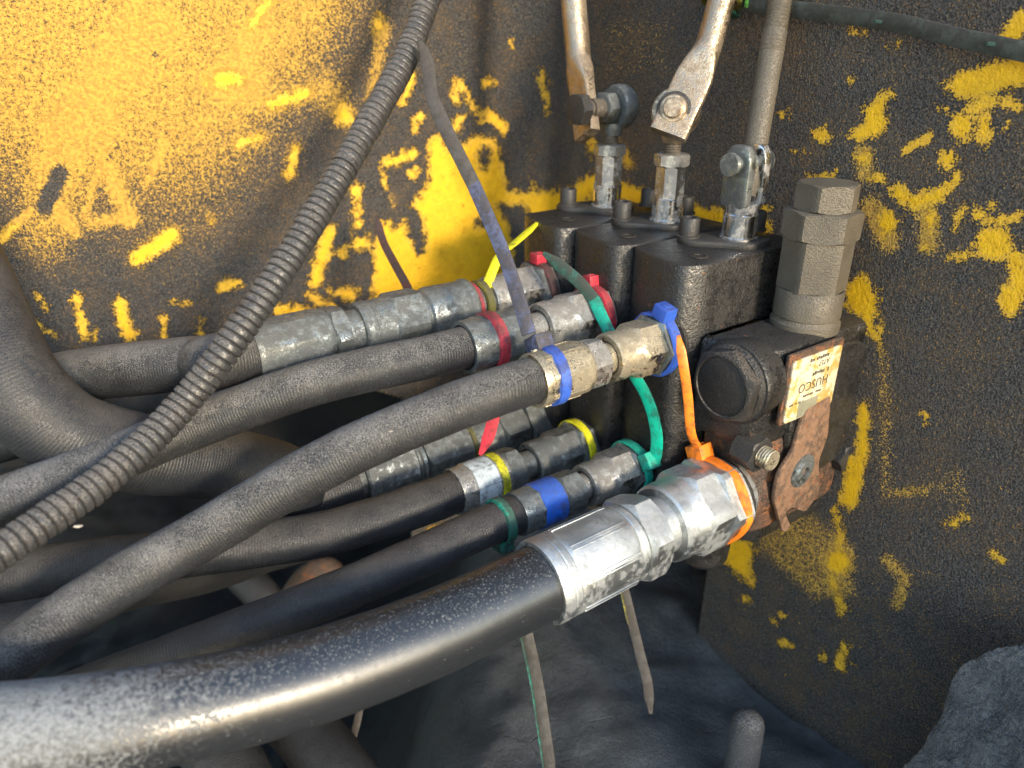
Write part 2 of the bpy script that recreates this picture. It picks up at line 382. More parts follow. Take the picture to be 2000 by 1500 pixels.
# ------------------------------------------------------------------ the machine panel behind everything
def panel():
    # plan of the bent sheet: far left -> inner corner -> along the valve bank towards the right
    corner = V(-.222, -.045, 0)[:2]; pr = V(.225, -.045, 0)[:2]
    pts = [(-.62, .30 - .0), (-.40, .371), tuple(corner + (-.045, -.020)), tuple(corner + (-.014, -.004)), tuple(corner + R[:2] * .02 + (.002, 0)), tuple(corner + R[:2] * .055), tuple(pr)]
    c, s = catmull([(*p, 0) for p in pts], 760); nx = len(c)
    zs = np.arange(-.395, .26, .0016); nzv = len(zs)
    tg = np.gradient(c, axis=0); nr = np.stack([tg[:, 1], -tg[:, 0]], 1); nr /= np.linalg.norm(nr, axis=1)[:, None]
    VX = np.empty((nzv, nx, 3)); VX[:, :, 0] = c[:, 0]; VX[:, :, 1] = c[:, 1]; VX[:, :, 2] = zs[:, None] + CAM[2]
    L = s[None, :]; Zs = zs[:, None]; wob = np.zeros((nzv, nx))
    for i in range(9):
        kx, kz = rng.uniform(8, 60, 2); a = rng.uniform(0, 6.28, 2); wob += np.sin(kx * L + a[0] + 2 * np.sin(kz * .5 * Zs)) * np.sin(kz * Zs + a[1]) * .008 / (kx + kz)
    VX[:, :, 0] += nr[:, 0] * wob; VX[:, :, 1] += nr[:, 1] * wob
    W = VX.reshape(-1, 3); q = W - CAM; dep = np.maximum(q @ F, 1e-3); U = 1000 + FPX * (q @ X) / dep; Vv = 750 + FPX * (q @ D) / dep
    solid = np.zeros(len(W)); speck = np.zeros(len(W))
    def seg(ax, ay, bx, by):
        dx, dy = bx - ax, by - ay; t = np.clip(((U - ax) * dx + (Vv - ay) * dy) / (dx * dx + dy * dy + 1e-9), 0, 1)
        return np.hypot(U - ax - t * dx, Vv - ay - t * dy)
    def fall(d, w_): return np.clip(1.0 - .5 * d / w_, 0, 1) if False else np.clip(.5 + (w_ - d) / 26.0, 0, 1)
    def S(w_, *p, f=None):
        nonlocal solid
        v = np.zeros(len(W))
        for a, b in zip(p[:-1], p[1:]): v = np.maximum(v, fall(seg(*a, *b), w_))
        solid = np.maximum(solid, v)
    def Eo(u, v, a, b):
        nonlocal solid
        d = (np.hypot((U - u) / a, (Vv - v) / b) - 1) * min(a, b); solid = np.maximum(solid, np.clip(.5 - d / 26.0, 0, 1))
    def inside(poly):
        k = np.zeros(len(W), bool); n = len(poly); d = np.full(len(W), 1e9)
        for i in range(n):
            (x1, y1), (x2, y2) = poly[i], poly[(i + 1) % n]
            k ^= ((y1 > Vv) != (y2 > Vv)) & (U < (x2 - x1) * (Vv - y1) / (y2 - y1 + 1e-9) + x1); d = np.minimum(d, seg(x1, y1, x2, y2))
        return np.where(k, -d, d)
    def Po(*poly, neg=False, amt=1.):
        nonlocal solid
        v = np.clip(.5 - inside(poly) / 26.0, 0, 1); solid = np.maximum(solid, v) if not neg else np.minimum(solid, 1 - v)
    def K(kind, amt, soft, *p):
        nonlocal speck
        if kind == 's':
            v = np.zeros(len(W))
            for a, b in zip(p[:-1], p[1:]): v = np.maximum(v, np.clip(1 - seg(*a, *b) / soft, 0, 1))
        else: v = np.clip(.5 - inside(p) / soft, 0, 1)
        v = v * v * (3 - 2 * v)
        speck = np.clip(np.maximum(speck, v * amt) if amt > 0 and kind == 'p' else speck + v * amt, 0, 1)
    # dusty gold area upper left: dense at the top, thinning out down to the right
    g = 1.16 - (Vv + 100 - 40 * np.sin(U / 170.)) / 620 - np.clip(U - 400, 0, None) / 750
    speck = np.clip(g, 0, .65) * (U < 1020); speck *= np.clip((880 - U - .15 * Vv) / 260, 0, 1) ** .7
    K('s', .26, 90, (90, 470), (110, 330), (180, 190), (290, 60)); K('s', .25, 14, (225, 225), (190, 340), (165, 420)); K('s', .3, 14, (322, 275), (290, 350))
    K('s', .35, 28, (212, 330), (255, 425)); K('s', .35, 22, (180, 432), (255, 420)); K('s', .35, 22, (115, 400), (150, 450)); K('s', .4, 14, (0, 460), (60, 410)); K('s', .3, 40, (500, 60), (440, 160))
    K('s', -.9, 26, (118, 335), (92, 398)); K('s', -.5, 9, (300, 105), (305, 110)); K('s', .3, 60, (440, 160), (480, 170))
    K('p', .30, 60, (1180, 20), (1330, 30), (1330, 150), (1190, 170)); K('p', .16, 80, (1500, 0), (2050, 0), (2050, 1000), (1700, 1000), (1650, 500))
    K('p', .20, 60, (760, 0), (1000, 0), (960, 130), (800, 190)); K('s', .26, 30, (1738, 690), (1742, 830), (1745, 960)); K('s', .2, 26, (1770, 955), (1850, 945)); K('s', .22, 44, (1880, 930), (1895, 1000))
    K('p', .50, 50, (1470, 1010), (1600, 990), (1690, 1060), (1690, 1160), (1600, 1170), (1500, 1080)); K('s', .6, 34, (1745, 1085), (1780, 1120), (1765, 1170)); K('s', .55, 40, (1715, 400), (1750, 470)); K('s', .4, 40, (1700, 300), (1705, 330))
    K('s', .45, 40, (1820, 400), (1830, 470)); K('s', .4, 30, (1190, 230), (1240, 320)); K('s', .5, 20, (760, 380), (765, 400)); K('s', .4, 30, (720, 190), (745, 60)); K('s', .3, 60, (640, 180), (700, 260))
    # solid chips and scrapes, left sheet
    for a in ((12, (530, 203), (595, 180)), (8, (465, 278), (508, 266)), (10, (562, 338), (574, 288)), (17, (268, 500), (335, 455)), (10, (432, 555), (460, 548)), (9, (152, 578), (165, 645)),
              (14, (236, 590), (240, 620), (255, 648)), (8, (30, 590), (45, 605)), (3, (45, 605), (110, 650)), (3, (70, 568), (98, 600)), (2.5, (335, 580), (372, 587)), (4, (390, 615), (390, 648)), (7, (320, 620), (318, 650)),
              (3, (186, 638), (186, 655)), (8, (600, 572), (645, 593)), (15, (640, 450), (625, 500), (612, 545)), (12, (755, 315), (800, 298)), (10, (788, 185), (800, 145)), (8, (775, 190), (782, 200)), (7, (880, 160), (886, 195)),
              (6, (893, 160), (912, 195), (932, 230)), (12, (950, 225), (975, 250)), (9, (1068, 140), (1075, 190)), (4, (1078, 195), (1078, 222)), (9, (890, 235), (888, 245)), (6, (525, 0), (490, 45)), (9, (520, 5), (490, 50)), (7, (0, 470), (30, 440)),
              (8, (690, 385), (695, 440)), (5, (740, 330), (748, 360)), (8, (805, 250), (815, 225)), (5, (990, 82), (998, 88))): S(a[0], *a[1:])
    for a in ((735, 48, 12, 18), (675, 570, 22, 14), (560, 602, 46, 14), (690, 370, 12, 18), (668, 222, 18, 20), (440, 155, 34, 18), (945, 162, 12, 12), (803, 335, 12, 12), (700, 470, 24, 14), (665, 490, 12, 10), (640, 560, 5, 5), (412, 425, 6, 6), (1212, 370, 30, 22), (1170, 285, 10, 16)): Eo(*a)
    Po((722, 600), (724, 470), (738, 432), (752, 425), (765, 440), (785, 425), (792, 450), (812, 490), (826, 480), (818, 425), (800, 400), (830, 350), (828, 270), (850, 258), (872, 290), (925, 265), (960, 270), (978, 340), (990, 368), (1040, 372), (1046, 348), (1058, 372), (1100, 365), (1102, 420), (1040, 425), (1036, 400), (960, 398), (985, 430), (1005, 480), (1000, 600))
    Po((935, 282), (950, 282), (946, 322), (932, 324), (926, 300), neg=True); Po((798, 452), (822, 440), (826, 480), (808, 480), neg=True); Po((925, 425), (945, 420), (940, 440), (928, 440), neg=True)
    S(20, (1050, 398), (1130, 388), (1180, 352), (1230, 372), (1300, 400), (1420, 425)); S(18, (1060, 418), (1180, 400), (1300, 410)); S(12, (1190, 330), (1200, 360)); S(16, (1500, 425), (1505, 450)); S(8, (1230, 290), (1245, 320))
    # right sheet
    Po((1755, 170), (1757, 188), (1742, 222), (1757, 224), (1742, 262), (1690, 276), (1667, 268), (1702, 235), (1700, 210)); Po((1583, 340), (1640, 335), (1648, 325), (1640, 362), (1600, 358))
    for a in ((1690, 64, 14, 8), (1545, 221, 9, 10), (1575, 294, 10, 5), (1620, 262, 22, 14), (1700, 305, 14, 14), (1678, 155, 5, 7), (1862, 211, 9, 3), (1893, 245, 22, 30), (1937, 248, 17, 34), (1866, 308, 18, 20), (1980, 240, 8, 14), (1956, 470, 40, 34), (1890, 495, 20, 10), (1988, 580, 28, 34),
              (1690, 708, 8, 18), (1650, 1088, 27, 26), (1822, 478, 14, 8), (1748, 430, 20, 28), (1725, 345, 20, 10), (1830, 425, 14, 30), (1655, 1292, 13, 7), (1618, 1272, 6, 8), (1525, 1205, 8, 4), (1466, 1164, 8, 6), (1536, 1192, 6, 5), (1955, 395, 10, 8), (1505, 410, 14, 14), (1925, 415, 12, 16)): Eo(*a)
    for a in ((4, (1752, 92), (1768, 86)), (8, (1785, 292), (1830, 266)), (22, (2010, 40), (1975, 90)), (30, (2020, 135), (1900, 165)), (10, (1870, 172), (1940, 190), (2005, 205)), (10, (1905, 215), (1945, 200)), (15, (1765, 372), (1800, 392), (1850, 378)), (10, (1850, 378), (1885, 340)), (7, (1895, 405), (1880, 440)),
              (5, (1925, 428), (1948, 424)), (14, (1700, 790), (1698, 870), (1678, 970)), (18, (1680, 900), (1672, 970)), (7, (1645, 985), (1655, 1050)), (8, (1640, 1125), (1660, 1185)), (6, (1538, 1245), (1560, 1252)), (8, (1662, 1255), (1650, 1285)), (7, (1865, 1015), (1895, 1005)), (5, (1950, 1070), (1970, 1085)), (2, (1775, 955), (1815, 951)), (20, (1995, 500), (2010, 560)),
              (9, (1940, 430), (2000, 420)), (3, (1817, 800), (1819, 822)), (5, (1720, 560), (1735, 640))): S(a[0], *a[1:])
    Po((1660, 590), (1672, 545), (1698, 525), (1718, 550), (1732, 580), (1722, 618), (1732, 660), (1735, 680), (1712, 660), (1700, 625)); Po((1395, 1040), (1470, 1045), (1492, 1070), (1480, 1090), (1486, 1138), (1450, 1115), (1430, 1098), (1395, 1088))
    for a in ((12, (840, 1035), (860, 1030)), (9, (900, 1012), (945, 1003)), (9, (850, 930), (910, 918))): S(a[0], *a[1:])
    vis = (q @ F > .05) & (U > -60) & (U < 2060) & (Vv > -40)
    solid *= vis; speck *= vis
    sp2 = speck.reshape(nzv, nx)
    # beyond the frame the sheet goes on as it does at the frame's edge
    out = ~vis; speck[out & (W[:, 0] < 0)] = .55; speck[out & (W[:, 0] >= 0)] = .12
    fs = []; rr = (c[:, :2] - C0[:2]) @ R[:2]; idx = np.arange(nzv * nx).reshape(nzv, nx)
    zrel = zs - (C0[2] - CAM[2]); onright = s > s[np.argmin(np.hypot(c[:, 0] - corner[0], c[:, 1] - corner[1]))]
    hole = (onright & (rr < -.021))[None, :] & (zrel < -.17 + 0 * zs)[:, None]
    hole |= ((~onright) & (c[:, 0] < -.085))[None, :] & (zs[:, None] < -.235 - .012 * np.sin(c[:, 0] * 60)[None, :])
    keep = ~(hole[:-1, :-1])
    a, b, c_, d_ = idx[:-1, :-1][keep], idx[:-1, 1:][keep], idx[1:, 1:][keep], idx[1:, :-1][keep]
    fa = np.stack([a, b, c_, d_], 1)
    me = bpy.data.meshes.new('machine_panel'); me.from_pydata(W.tolist(), [], fa.tolist())
    for nm, v in (('solid', solid), ('speck', speck)):
        at = me.attributes.new(nm, 'FLOAT', 'POINT'); at.data.foreach_set('value', v.astype(np.float32))
    me.polygons.foreach_set('use_smooth', [True] * len(me.polygons)); me.materials.append(M['wall'])
    o = bpy.data.objects.new('machine_panel', me); COL.objects.link(o)
    md = o.modifiers.new('thickness', 'SOLIDIFY'); md.thickness = .006; md.offset = -1 if False else 1
    o['label'] = 'soot black steel machine panel with chipped yellow paint behind the hoses'; o['category'] = 'panel'
    return o
panel()

def ground():
    xs = np.linspace(-.9, .75, 260); ys = np.linspace(-.25, 1.15, 230); XX, YY = np.meshgrid(xs, ys)
    H = np.zeros_like(XX)
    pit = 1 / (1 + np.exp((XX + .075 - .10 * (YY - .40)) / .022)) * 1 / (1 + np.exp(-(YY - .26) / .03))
    for i in range(H.shape[0]):
        for j in range(H.shape[1]):
            p = Vector((XX[i, j], YY[i, j], 0)); H[i, j] = .010 * mnoise.noise(p * 9) + .006 * mnoise.noise(p * 28) + .0025 * mnoise.noise(p * 75)
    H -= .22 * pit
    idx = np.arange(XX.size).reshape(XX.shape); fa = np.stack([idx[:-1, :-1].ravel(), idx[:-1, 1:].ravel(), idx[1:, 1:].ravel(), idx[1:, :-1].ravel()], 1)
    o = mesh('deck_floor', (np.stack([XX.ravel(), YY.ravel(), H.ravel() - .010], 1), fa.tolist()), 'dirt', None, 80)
    at = o.data.attributes.new('oil', 'FLOAT', 'POINT'); at.data.foreach_set('value', pit.ravel().astype(np.float32))  # pit mask, drives the shade painted into the dirt colour
    # added near-black sheets that shut light out of the hollow under the panel
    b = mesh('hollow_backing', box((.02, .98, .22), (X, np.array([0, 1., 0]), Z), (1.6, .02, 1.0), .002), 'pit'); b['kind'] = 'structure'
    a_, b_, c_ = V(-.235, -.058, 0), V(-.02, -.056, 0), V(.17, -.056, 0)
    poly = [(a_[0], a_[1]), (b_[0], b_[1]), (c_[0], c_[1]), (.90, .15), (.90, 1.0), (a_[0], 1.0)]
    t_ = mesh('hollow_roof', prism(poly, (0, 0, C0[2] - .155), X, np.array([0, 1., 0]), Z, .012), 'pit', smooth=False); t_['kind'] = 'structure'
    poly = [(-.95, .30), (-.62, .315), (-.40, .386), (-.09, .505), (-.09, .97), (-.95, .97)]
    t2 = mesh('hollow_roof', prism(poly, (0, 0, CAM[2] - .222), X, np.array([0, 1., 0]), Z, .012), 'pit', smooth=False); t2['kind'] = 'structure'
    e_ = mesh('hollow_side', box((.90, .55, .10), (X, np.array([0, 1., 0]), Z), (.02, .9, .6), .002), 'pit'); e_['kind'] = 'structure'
    g = mesh('ground', box((0, 0, -.62), (X, np.array([0, 1., 0]), Z), (80, 80, .1), 0), 'soil', smooth=False); g['kind'] = 'structure'
ground()

def ledge():
    A = [P(1752, 1530, .345), P(1888, 1282, .315), P(2140, 1190, .285), P(2160, 1640, .25)]
    n = 150; vs = []; rows = []
    for i in range(n):
        for j in range(n):
            u, v = i / (n - 1), j / (n - 1)
            p = (A[0] * (1 - u) + A[1] * u) * (1 - v) + (A[3] * (1 - u) + A[2] * u) * v
            e = min(u, 1 - u, v, 1 - v); drop = .005 * math.exp(-e / .03)
            q = Vector(p); p = p - Z * drop + Z * (.0025 * mnoise.noise(q * 40) + .0022 * mnoise.noise(q * 120) + .0020 * abs(mnoise.noise(q * 260)) + .0020 * mnoise.noise(q * 600)) + R * .004 * mnoise.noise(q * 60 + Vector((5, 0, 0)))
            if e == 0: p = p + 0
            vs.append(p)
    fs = []
    for i in range(n - 1):
        for j in range(n - 1): a = i * n + j; fs.append([a, a + 1, a + n + 1, a + n])
    rim = [j for j in range(n)] + [i * n + n - 1 for i in range(1, n)] + [(n - 1) * n + j for j in range(n - 2, -1, -1)] + [i * n for i in range(n - 2, 0, -1)]
    b0 = len(vs)
    for lv in range(1, 5):
        for k in rim:
            q = Vector(vs[k]); z = vs[k][2] * (1 - lv / 4) - .02 * (lv / 4)
            vs.append(np.array([vs[k][0] + .003 * mnoise.noise(Vector((q.x * 60, q.y * 60, z * 60))), vs[k][1] + .003 * mnoise.noise(Vector((q.x * 60, q.y * 60 + 9, z * 60))), z]))
    m_ = len(rim)
    for lv in range(4):
        for k in range(m_):
            k2 = (k + 1) % m_
            a, b = (rim[k], rim[k2]) if lv == 0 else (b0 + (lv - 1) * m_ + k, b0 + (lv - 1) * m_ + k2)
            fs.append([a, b, b0 + lv * m_ + k2, b0 + lv * m_ + k])
    fs.append([b0 + 3 * m_ + k for k in range(m_)])
    o = mesh('frame_ledge', (vs, fs), 'ledge', None, 70); o['label'] = 'grey dust caked frame ledge at the foot of the panel'; o['category'] = 'ledge'
ledge()
def sunshade():  # added out of view to block low sun from the floor, pit and lower hoses
    a, b = np.array([.27, .27]), np.array([.40, -.62]); d = unit(b - a); nn = np.array([-d[1], d[0]]); n = 60; vs = []
    sec = rounded([(0, -.10), (0, .185), (.07, .195), (.07, -.10)], [0, .014, .014, 0], 6)
    for i in range(n):
        c = a + (b - a) * i / (n - 1)
        for x, z in sec:
            p = np.array([c[0] + nn[0] * x, c[1] + nn[1] * x, z]); q = Vector(p); vs.append(p + Z * .006 * mnoise.noise(q * 22) + np.array([*nn, 0]) * .004 * mnoise.noise(q * 40))
    m_ = len(sec); fs = [list(range(m_))[::-1], [(n - 1) * m_ + j for j in range(m_)]]
    for i in range(n - 1):
        for j in range(m_): k = (j + 1) % m_; fs.append([i * m_ + j, i * m_ + k, (i + 1) * m_ + k, (i + 1) * m_ + j])
    o = mesh('frame_rail', (vs, fs), 'ledge', None, 60); o['label'] = 'dust caked frame rail running on from the ledge beside the panel'; o['category'] = 'rail'
sunshade()

# ------------------------------------------------------------------ control valve
valve = thing('control_valve', 'black oily hydraulic control valve with three chrome spools and a tall relief cartridge', 'valve', V(0, 0, -.15))
SEC = [(-.112, -.0688), (-.0682, -.0258), (-.0252, .0165)]
for i, (r0, r1) in enumerate(SEC):
    poly = rounded([(r0, -.03), (r1, -.03), (r1, .040), (r1 - .004, .050), (r1 - .013, .0505), (r0 + .010, .0475), (r0, .043)], [.003, .003, .004, .006, .008, .004, .003])
    mesh('valve_section', prism(poly, V(0, 0, -.148), R, N, Z, .148, .0014), 'cast', valve, 35)
# spool retaining plates, spools and screws
for i, rr in enumerate((-.092, -.046, .0)):
    pl = rounded([(rr - .013, -.011), (rr + .011, -.013), (rr + .013, .006), (rr + .004, .012), (rr - .010, .024), (rr - .020, .022), (rr - .018, .008)], .005)
    mesh('retaining_plate', prism(pl, V(0, 0, -.0005), R, N, Z, .0032, .0007), 'dark_steel', valve)
    sp = mesh('spool', lathe(V(rr, 0, .001), Z, [(0, .0088), (.0025, .0088), (.003, .0079), (.013, .0079), (.0135, .0074)] + ([(.0135, .0072, 8, 0), (.029, .0072, 8, -.0006), (.029, .0066)] if i < 2 else [(.018, .0079), (.0185, .0070)])), 'chrome', valve)
    for du, dv in ((-.015, .0175), (-.006, -.020)) if i else ((-.013, .0175), (.013, -.020)):
        s_ = mesh('socket_screw', lathe(V(rr + du, dv, .0025), Z, [(0, .0056), (.001, .0056), (.0012, .0047), (.0086, .0047), (.0094, .0042), (.0094, .0026), (.005, .0024)]), 'dark_steel', valve)
    mesh('bolt_recess', lathe(V(rr + .006, .033, .0002), Z, [(0, .0042), (.0003, .0040), (.0004, .0028), (-.001, .0026)], nseg=24), 'rubber_cap', valve)
# inlet section with its boss, plug, end face, label and bracket
inl = mesh('inlet_section', prism(rounded([(.0172, -.044), (.050, -.044), (.050, .022), (.046, .034), (.0172, .040)], [.002, .006, .008, .010, .002]), V(0, 0, -.080), R, N, Z, .048, .004), 'cast', valve, 40)
mesh('inlet_base', prism(rounded([(.0175, -.043), (.0495, -.043), (.0495, .018), (.046, .027), (.0175, .030)], [.002, .006, .008, .010, .002]), V(0, 0, -.130), R, N, Z, .054, .004), 'cast_rust', valve, 40)
mesh('foot_flange', prism(rounded([(.012, -.044), (.046, -.044), (.044, .016), (.012, .024)], .008), V(0, 0, -.142), R, N, Z, .020, .003), 'cast', valve, 40)
pc = onN(1418, 752, .044)
boss = mesh('plug_boss', lathe(pc - N * .0185, N, [(0, .0172), (.006, .0180), (.013, .0192), (.0147, .0186), (.0150, .0172)]), 'cast', valve)
plug = mesh('hex_plug', lathe(pc - N * .006, N, [(0, .0178), (.003, .0176), (.0045, .0160)] + [(.0045, .0152, 6, .0), (.0088, .0152, 6, -.0014), (.0094, .0146), (.0096, .0136), (.0088, .0132)], phase=rad(20)), 'plug_rim', valve, 25)
mesh('plug_face', lathe(pc + N * .0022, N, [(0, .0134), (.0006, .0132), (.0009, .0126)]), 'rubber_cap', plug)
# end face disc (cover), bracket, washers
endc = V(.0503, -.012, -.067)
mesh('end_cover', lathe(V(.0500, -.020, -.072), R, [(0, .034), (.0018, .0335), (.0025, .0325)], nseg=64), 'cast', valve)
def er(u, v, r=.0545):
    q = onR(u, v, r) - C0; return (q @ N, q @ Z)
bp = rounded([er(1570, 800), er(1622, 770), er(1616, 850), er(1598, 900), er(1600, 960), er(1572, 1000), er(1545, 990), er(1532, 1000), er(1545, 1030), er(1528, 1040), er(1510, 975), er(1520, 925), er(1548, 880)], .003)
br = mesh('rusty_bracket', prism(bp, V(.0528, 0, 0), N, Z, R, .0022, .0005), 'bracket', valve)
bw = onR(1568, 920, .0552)
mesh('bracket_washer', lathe(bw - R * .001, R, [(0, .0088), (.0012, .0086), (.0014, .0062), (.0022, .0058), (.0026, .0054), (.0026, .0026), (-.0002, .0024)]), 'zinc_dark', br)
lb = [er(1551, 707, .0545), er(1645, 676, .0545), er(1622, 790, .0545), er(1530, 824, .0545)]
ln0 = sum(p[0] for p in lb) / 4; lz0 = sum(p[1] for p in lb) / 4; LW, LH = .0355, .0300
mesh('label_bed', prism(rounded([(-LW/2-.0022, -LH/2-.001), (LW/2+.0022, -LH/2-.001), (LW/2+.0022, LH/2+.003), (-LW/2-.0022, LH/2+.003)], .002), V(.0520, ln0, lz0), N, Z, R, .0018, .0004), 'cast_rust', valve)
plate = mesh('label_plate', prism(rounded([(-LW/2, -LH/2), (LW/2, -LH/2), (LW/2, LH/2), (-LW/2, LH/2)], .0022), V(.0536, ln0, lz0), N, Z, R, .0012, .0003), 'label', valve)
def lettering(txt, n, z, size, sx=1.0):
    cu = bpy.data.curves.new('lettering', 'FONT'); cu.body = txt; cu.size = size; cu.align_x = 'CENTER'; cu.align_y = 'CENTER'; cu.extrude = .00006; cu.resolution_u = 3; cu.space_character = 1.05
    o = bpy.data.objects.new('lettering_source', cu); COL.objects.link(o)
    dg = bpy.context.evaluated_depsgraph_get(); me = bpy.data.meshes.new_from_object(o.evaluated_get(dg)); bpy.data.objects.remove(o)
    # upside down on the plate: text x runs along +N, text up runs along -Z
    c = V(.0549, ln0 + n, lz0 + z); vs = [c + N * (v.co.x * sx) - Z * v.co.y + R * v.co.z for v in me.vertices]; fs = [list(p.vertices) for p in me.polygons]
    ob = mesh('lettering', (vs, fs), 'ink', plate, smooth=False); return ob
lettering('HUSCO', .0005, .0005, .0062); lettering('A727', -.005, .0098, .0034)
def worn_print(n, z, width, h):              # lines of print too worn to read
    q = -width / 2; bs = []
    while q < width / 2:
        l = random.uniform(.3, .8) * h
        if random.random() > .18: bs.append(box(V(.0549, ln0 + n + q + l / 2, lz0 + z + random.uniform(-.1, .1) * h), (N, Z, R), (l, h * random.uniform(.5, 1), .00012), 0))
        q += l + .25 * h
    mesh('worn_print', merge(*bs), 'ink', plate, smooth=False)
for a in ((-.001, -.0042, .0150, .0014), (-.002, .0127, .0150, .0017), (-.003, .0055, .0130, .0019), (.0095, -.0064, .0120, .0013)): worn_print(*a)
mesh('barcode_patch', prism([(-.0065, -.0042), (.0075, -.0042), (.0075, .0036), (-.0065, .0036)], V(.0548, ln0 + .0015, lz0 - .0103), N, Z, R, .00012), 'hatch', plate, smooth=False)
# relief cartridge
rc = V(.0345, -.0115, -.034); ap = .0138
mesh('relief_collar', lathe(rc, Z, [(0, .0155), (.004, .0155), (.0055, .0143), (.0062, .0141), (.0068, .0149), (.019, .0149), (.0195, .0146)], nseg=64), 'relief', valve)
mesh('relief_body', lathe(rc + Z * .0195, Z, [(0, .0142)] + [(0, .0136, 6, .0), (.0225, .0136, 6, 0), (.0225, .0130)], phase=rad(12)), 'relief', valve, 25)
mesh('relief_locknut', lathe(rc + Z * .042, Z, hexr(0, .0125, .0147, .0012), phase=rad(5)), 'relief', valve, 25)
mesh('relief_cap', lathe(rc + Z * .0545, Z, hexr(0, .0115, .0120, .0010), phase=rad(20)), 'relief', valve, 25)
# tie bolt with nut on the corner
bc = onR(1482, 887, .050)
bn = mesh('tie_nut', lathe(bc - R * .010, R, hexr(0, .0115, .0076, .0010), phase=rad(10)), 'dark_steel', valve, 25)
mesh('tie_bolt', lathe(bc + R * .0012, R, threadr(0, .0065, .0050, .0012)), 'zinc_gold', bn)
mesh('tie_nut', lathe(V(.048, -.040, -.105), R, hexr(0, .007, .007, .001)), 'dark_steel', valve, 25)
mesh('tie_nut', lathe(V(.044, -.036, -.040), R, hexr(0, .006, .006, .001)), 'cast', valve, 25)
mesh('drain_stub', lathe(V(.010, .010, -.172), Z, [(0, .012), (.003, .0145), (.010, .0150), (.026, .0150)]), 'cast', valve)

# ------------------------------------------------------------------ hoses with their fittings
def rg(name, rings, mat, **k): return (name, rings, mat, k)
def hose(label, port, direction, fit, s_hose, path, r, mat, group=None, n=250, rough=.00025, name='hydraulic_hose', sc=1.0, crimp=None):
    port = np.asarray(port); d = unit(direction)
    t = thing(name, label, 'hose', port, group)
    for nm, rings, mt, k in fit:
        k = dict(k); tape = k.pop('tape', None); ang = k.pop('ang', 26)
        rings = [(q[0] * sc, q[1] * sc, *(q[2:3]), *(x * sc for x in q[3:4]), *q[4:]) for q in rings]
        o = mesh(nm, lathe(port, d, rings, **k), mt, t, ang)
        if nm == 'ferrule' and crimp:
            c0, c1, cr, cn = crimp; _, f1, f2 = frame(d)
            for q in range(cn):
                for dq in (-.055, .055):
                    th = 2 * math.pi * (q + .5) / cn + dq; rd = f1 * math.cos(th) + f2 * math.sin(th); tgv = -f1 * math.sin(th) + f2 * math.cos(th)
                    mesh('crimp_line', box(port + d * (c0 + c1) / 2 * sc + rd * (cr + .0002) * sc, (d, tgv, rd), ((c1 - c0) * sc, .0007 * sc, .0009 * sc), .0002), mt, o)
        for tp in tape or []: mesh(tp[0], lathe(port, d, tp[1]), tp[2], o)
    start = port + d * s_hose
    pts = [start - d * .012, start, start + d * .018] + [P(*q) for q in path]
    mesh('hose', tube(pts, r, n, 44, rough), mat, t, 60)
    return t
def nut(s0, s1, ap, lip=.0):      # swivel nut: hexagon at the port, then a round tapering shoulder with a lip
    m_ = s0 + (s1 - s0) * .52
    return [(s0, ap * .98), (s0, ap, 6, .0012), (m_, ap, 6, -.0020), (m_ + .0004, ap * .99), (s1 - .006, ap * .93), (s1 - .0055, ap * .98), (s1 - .001, ap * .96), (s1, ap * .90), (s1, ap * .70), (s1 - .002, ap * .66)]
def ferrule(s0, s1, r, n=8):
    return [(s0, r * .80), (s0, r * .94), (s0 + .0012, r), (s0 + .004, r, n, 0, .6), ((s0 + s1) / 2, r * .985, n, 0, .8), (s1 - .006, r, n, 0, .6), (s1 - .004, r * 1.0), (s1 - .0008, r * 1.01), (s1, r * .985), (s1, r * .86), (s1 - .002, r * .84)]
port = {k: onN(u, v, .05) for k, (u, v) in dict(U3=(1290, 668), U2=(1165, 612), U1=(1060, 564), L2=(1240, 908), L1=(1140, 866), L0=(1040, 822)).items()}
port['L3'] = onN(1432, 955, .025); K3 = 1.09
adapter = lambda ap, s0=-.010, s1=.004: rg('port_adapter', [(s0, ap * .9)] + hexr(s0 + .002, s1, ap, .0010), 'zinc_dark')
oring = lambda r, s=-.004: rg('seal_ring', [(s, r * .9), (s + .0005, r), (s + .0025, r), (s + .003, r * .9)], 'rubber_cap')

hose('dusty black hose with a blue tied brass tinted ferrule on the nearest upper port', port['U3'], N, [
    oring(.0140), rg('port_adapter', [(-.010, .011)] + hexr(-.001, .008, .0125, .0012), 'zinc_dark'),
    rg('swivel_nut', nut(.007, .033, .0113), 'zinc_gold', phase=rad(8)), rg('stem', [(.026, .0070), (.0375, .0070), (.039, .0078)], 'zinc_gold'),
    rg('hex_collar', hexr(.038, .0475, .0098, .0012), 'zinc_worn', phase=rad(18)), rg('ferrule', ferrule(.0475, .0735, .0113), 'zinc_gold')],
    .0725, [(760, 846, .283), (600, 924, .279), (409, 1038, .275), (200, 1158, .262), (0, 1298, .25), (-180, 1430, .243), (-460, 1640, .238)], .0096, 'rubber', crimp=(.0515, .0700, .01135, 8))
hose('dusty black hose with a red tied ferrule on the middle upper port', port['U2'], N, [
    oring(.0150), rg('port_adapter', [(-.010, .012)] + hexr(-.001, .006, .0135, .0012), 'zinc_dark'),
    rg('swivel_nut', nut(.005, .036, .0125), 'zinc_worn', phase=rad(14)), rg('stem', [(.030, .0076), (.046, .0076), (.047, .0085)], 'zinc_worn'),
    rg('ferrule', ferrule(.046, .0785, .0120), 'zinc_dark')],
    .0775, [(600, 752, .304), (340, 848, .297), (120, 938, .275), (-60, 1003, .264), (-200, 1055, .256), (-520, 1170, .250)], .0094, 'rubber')
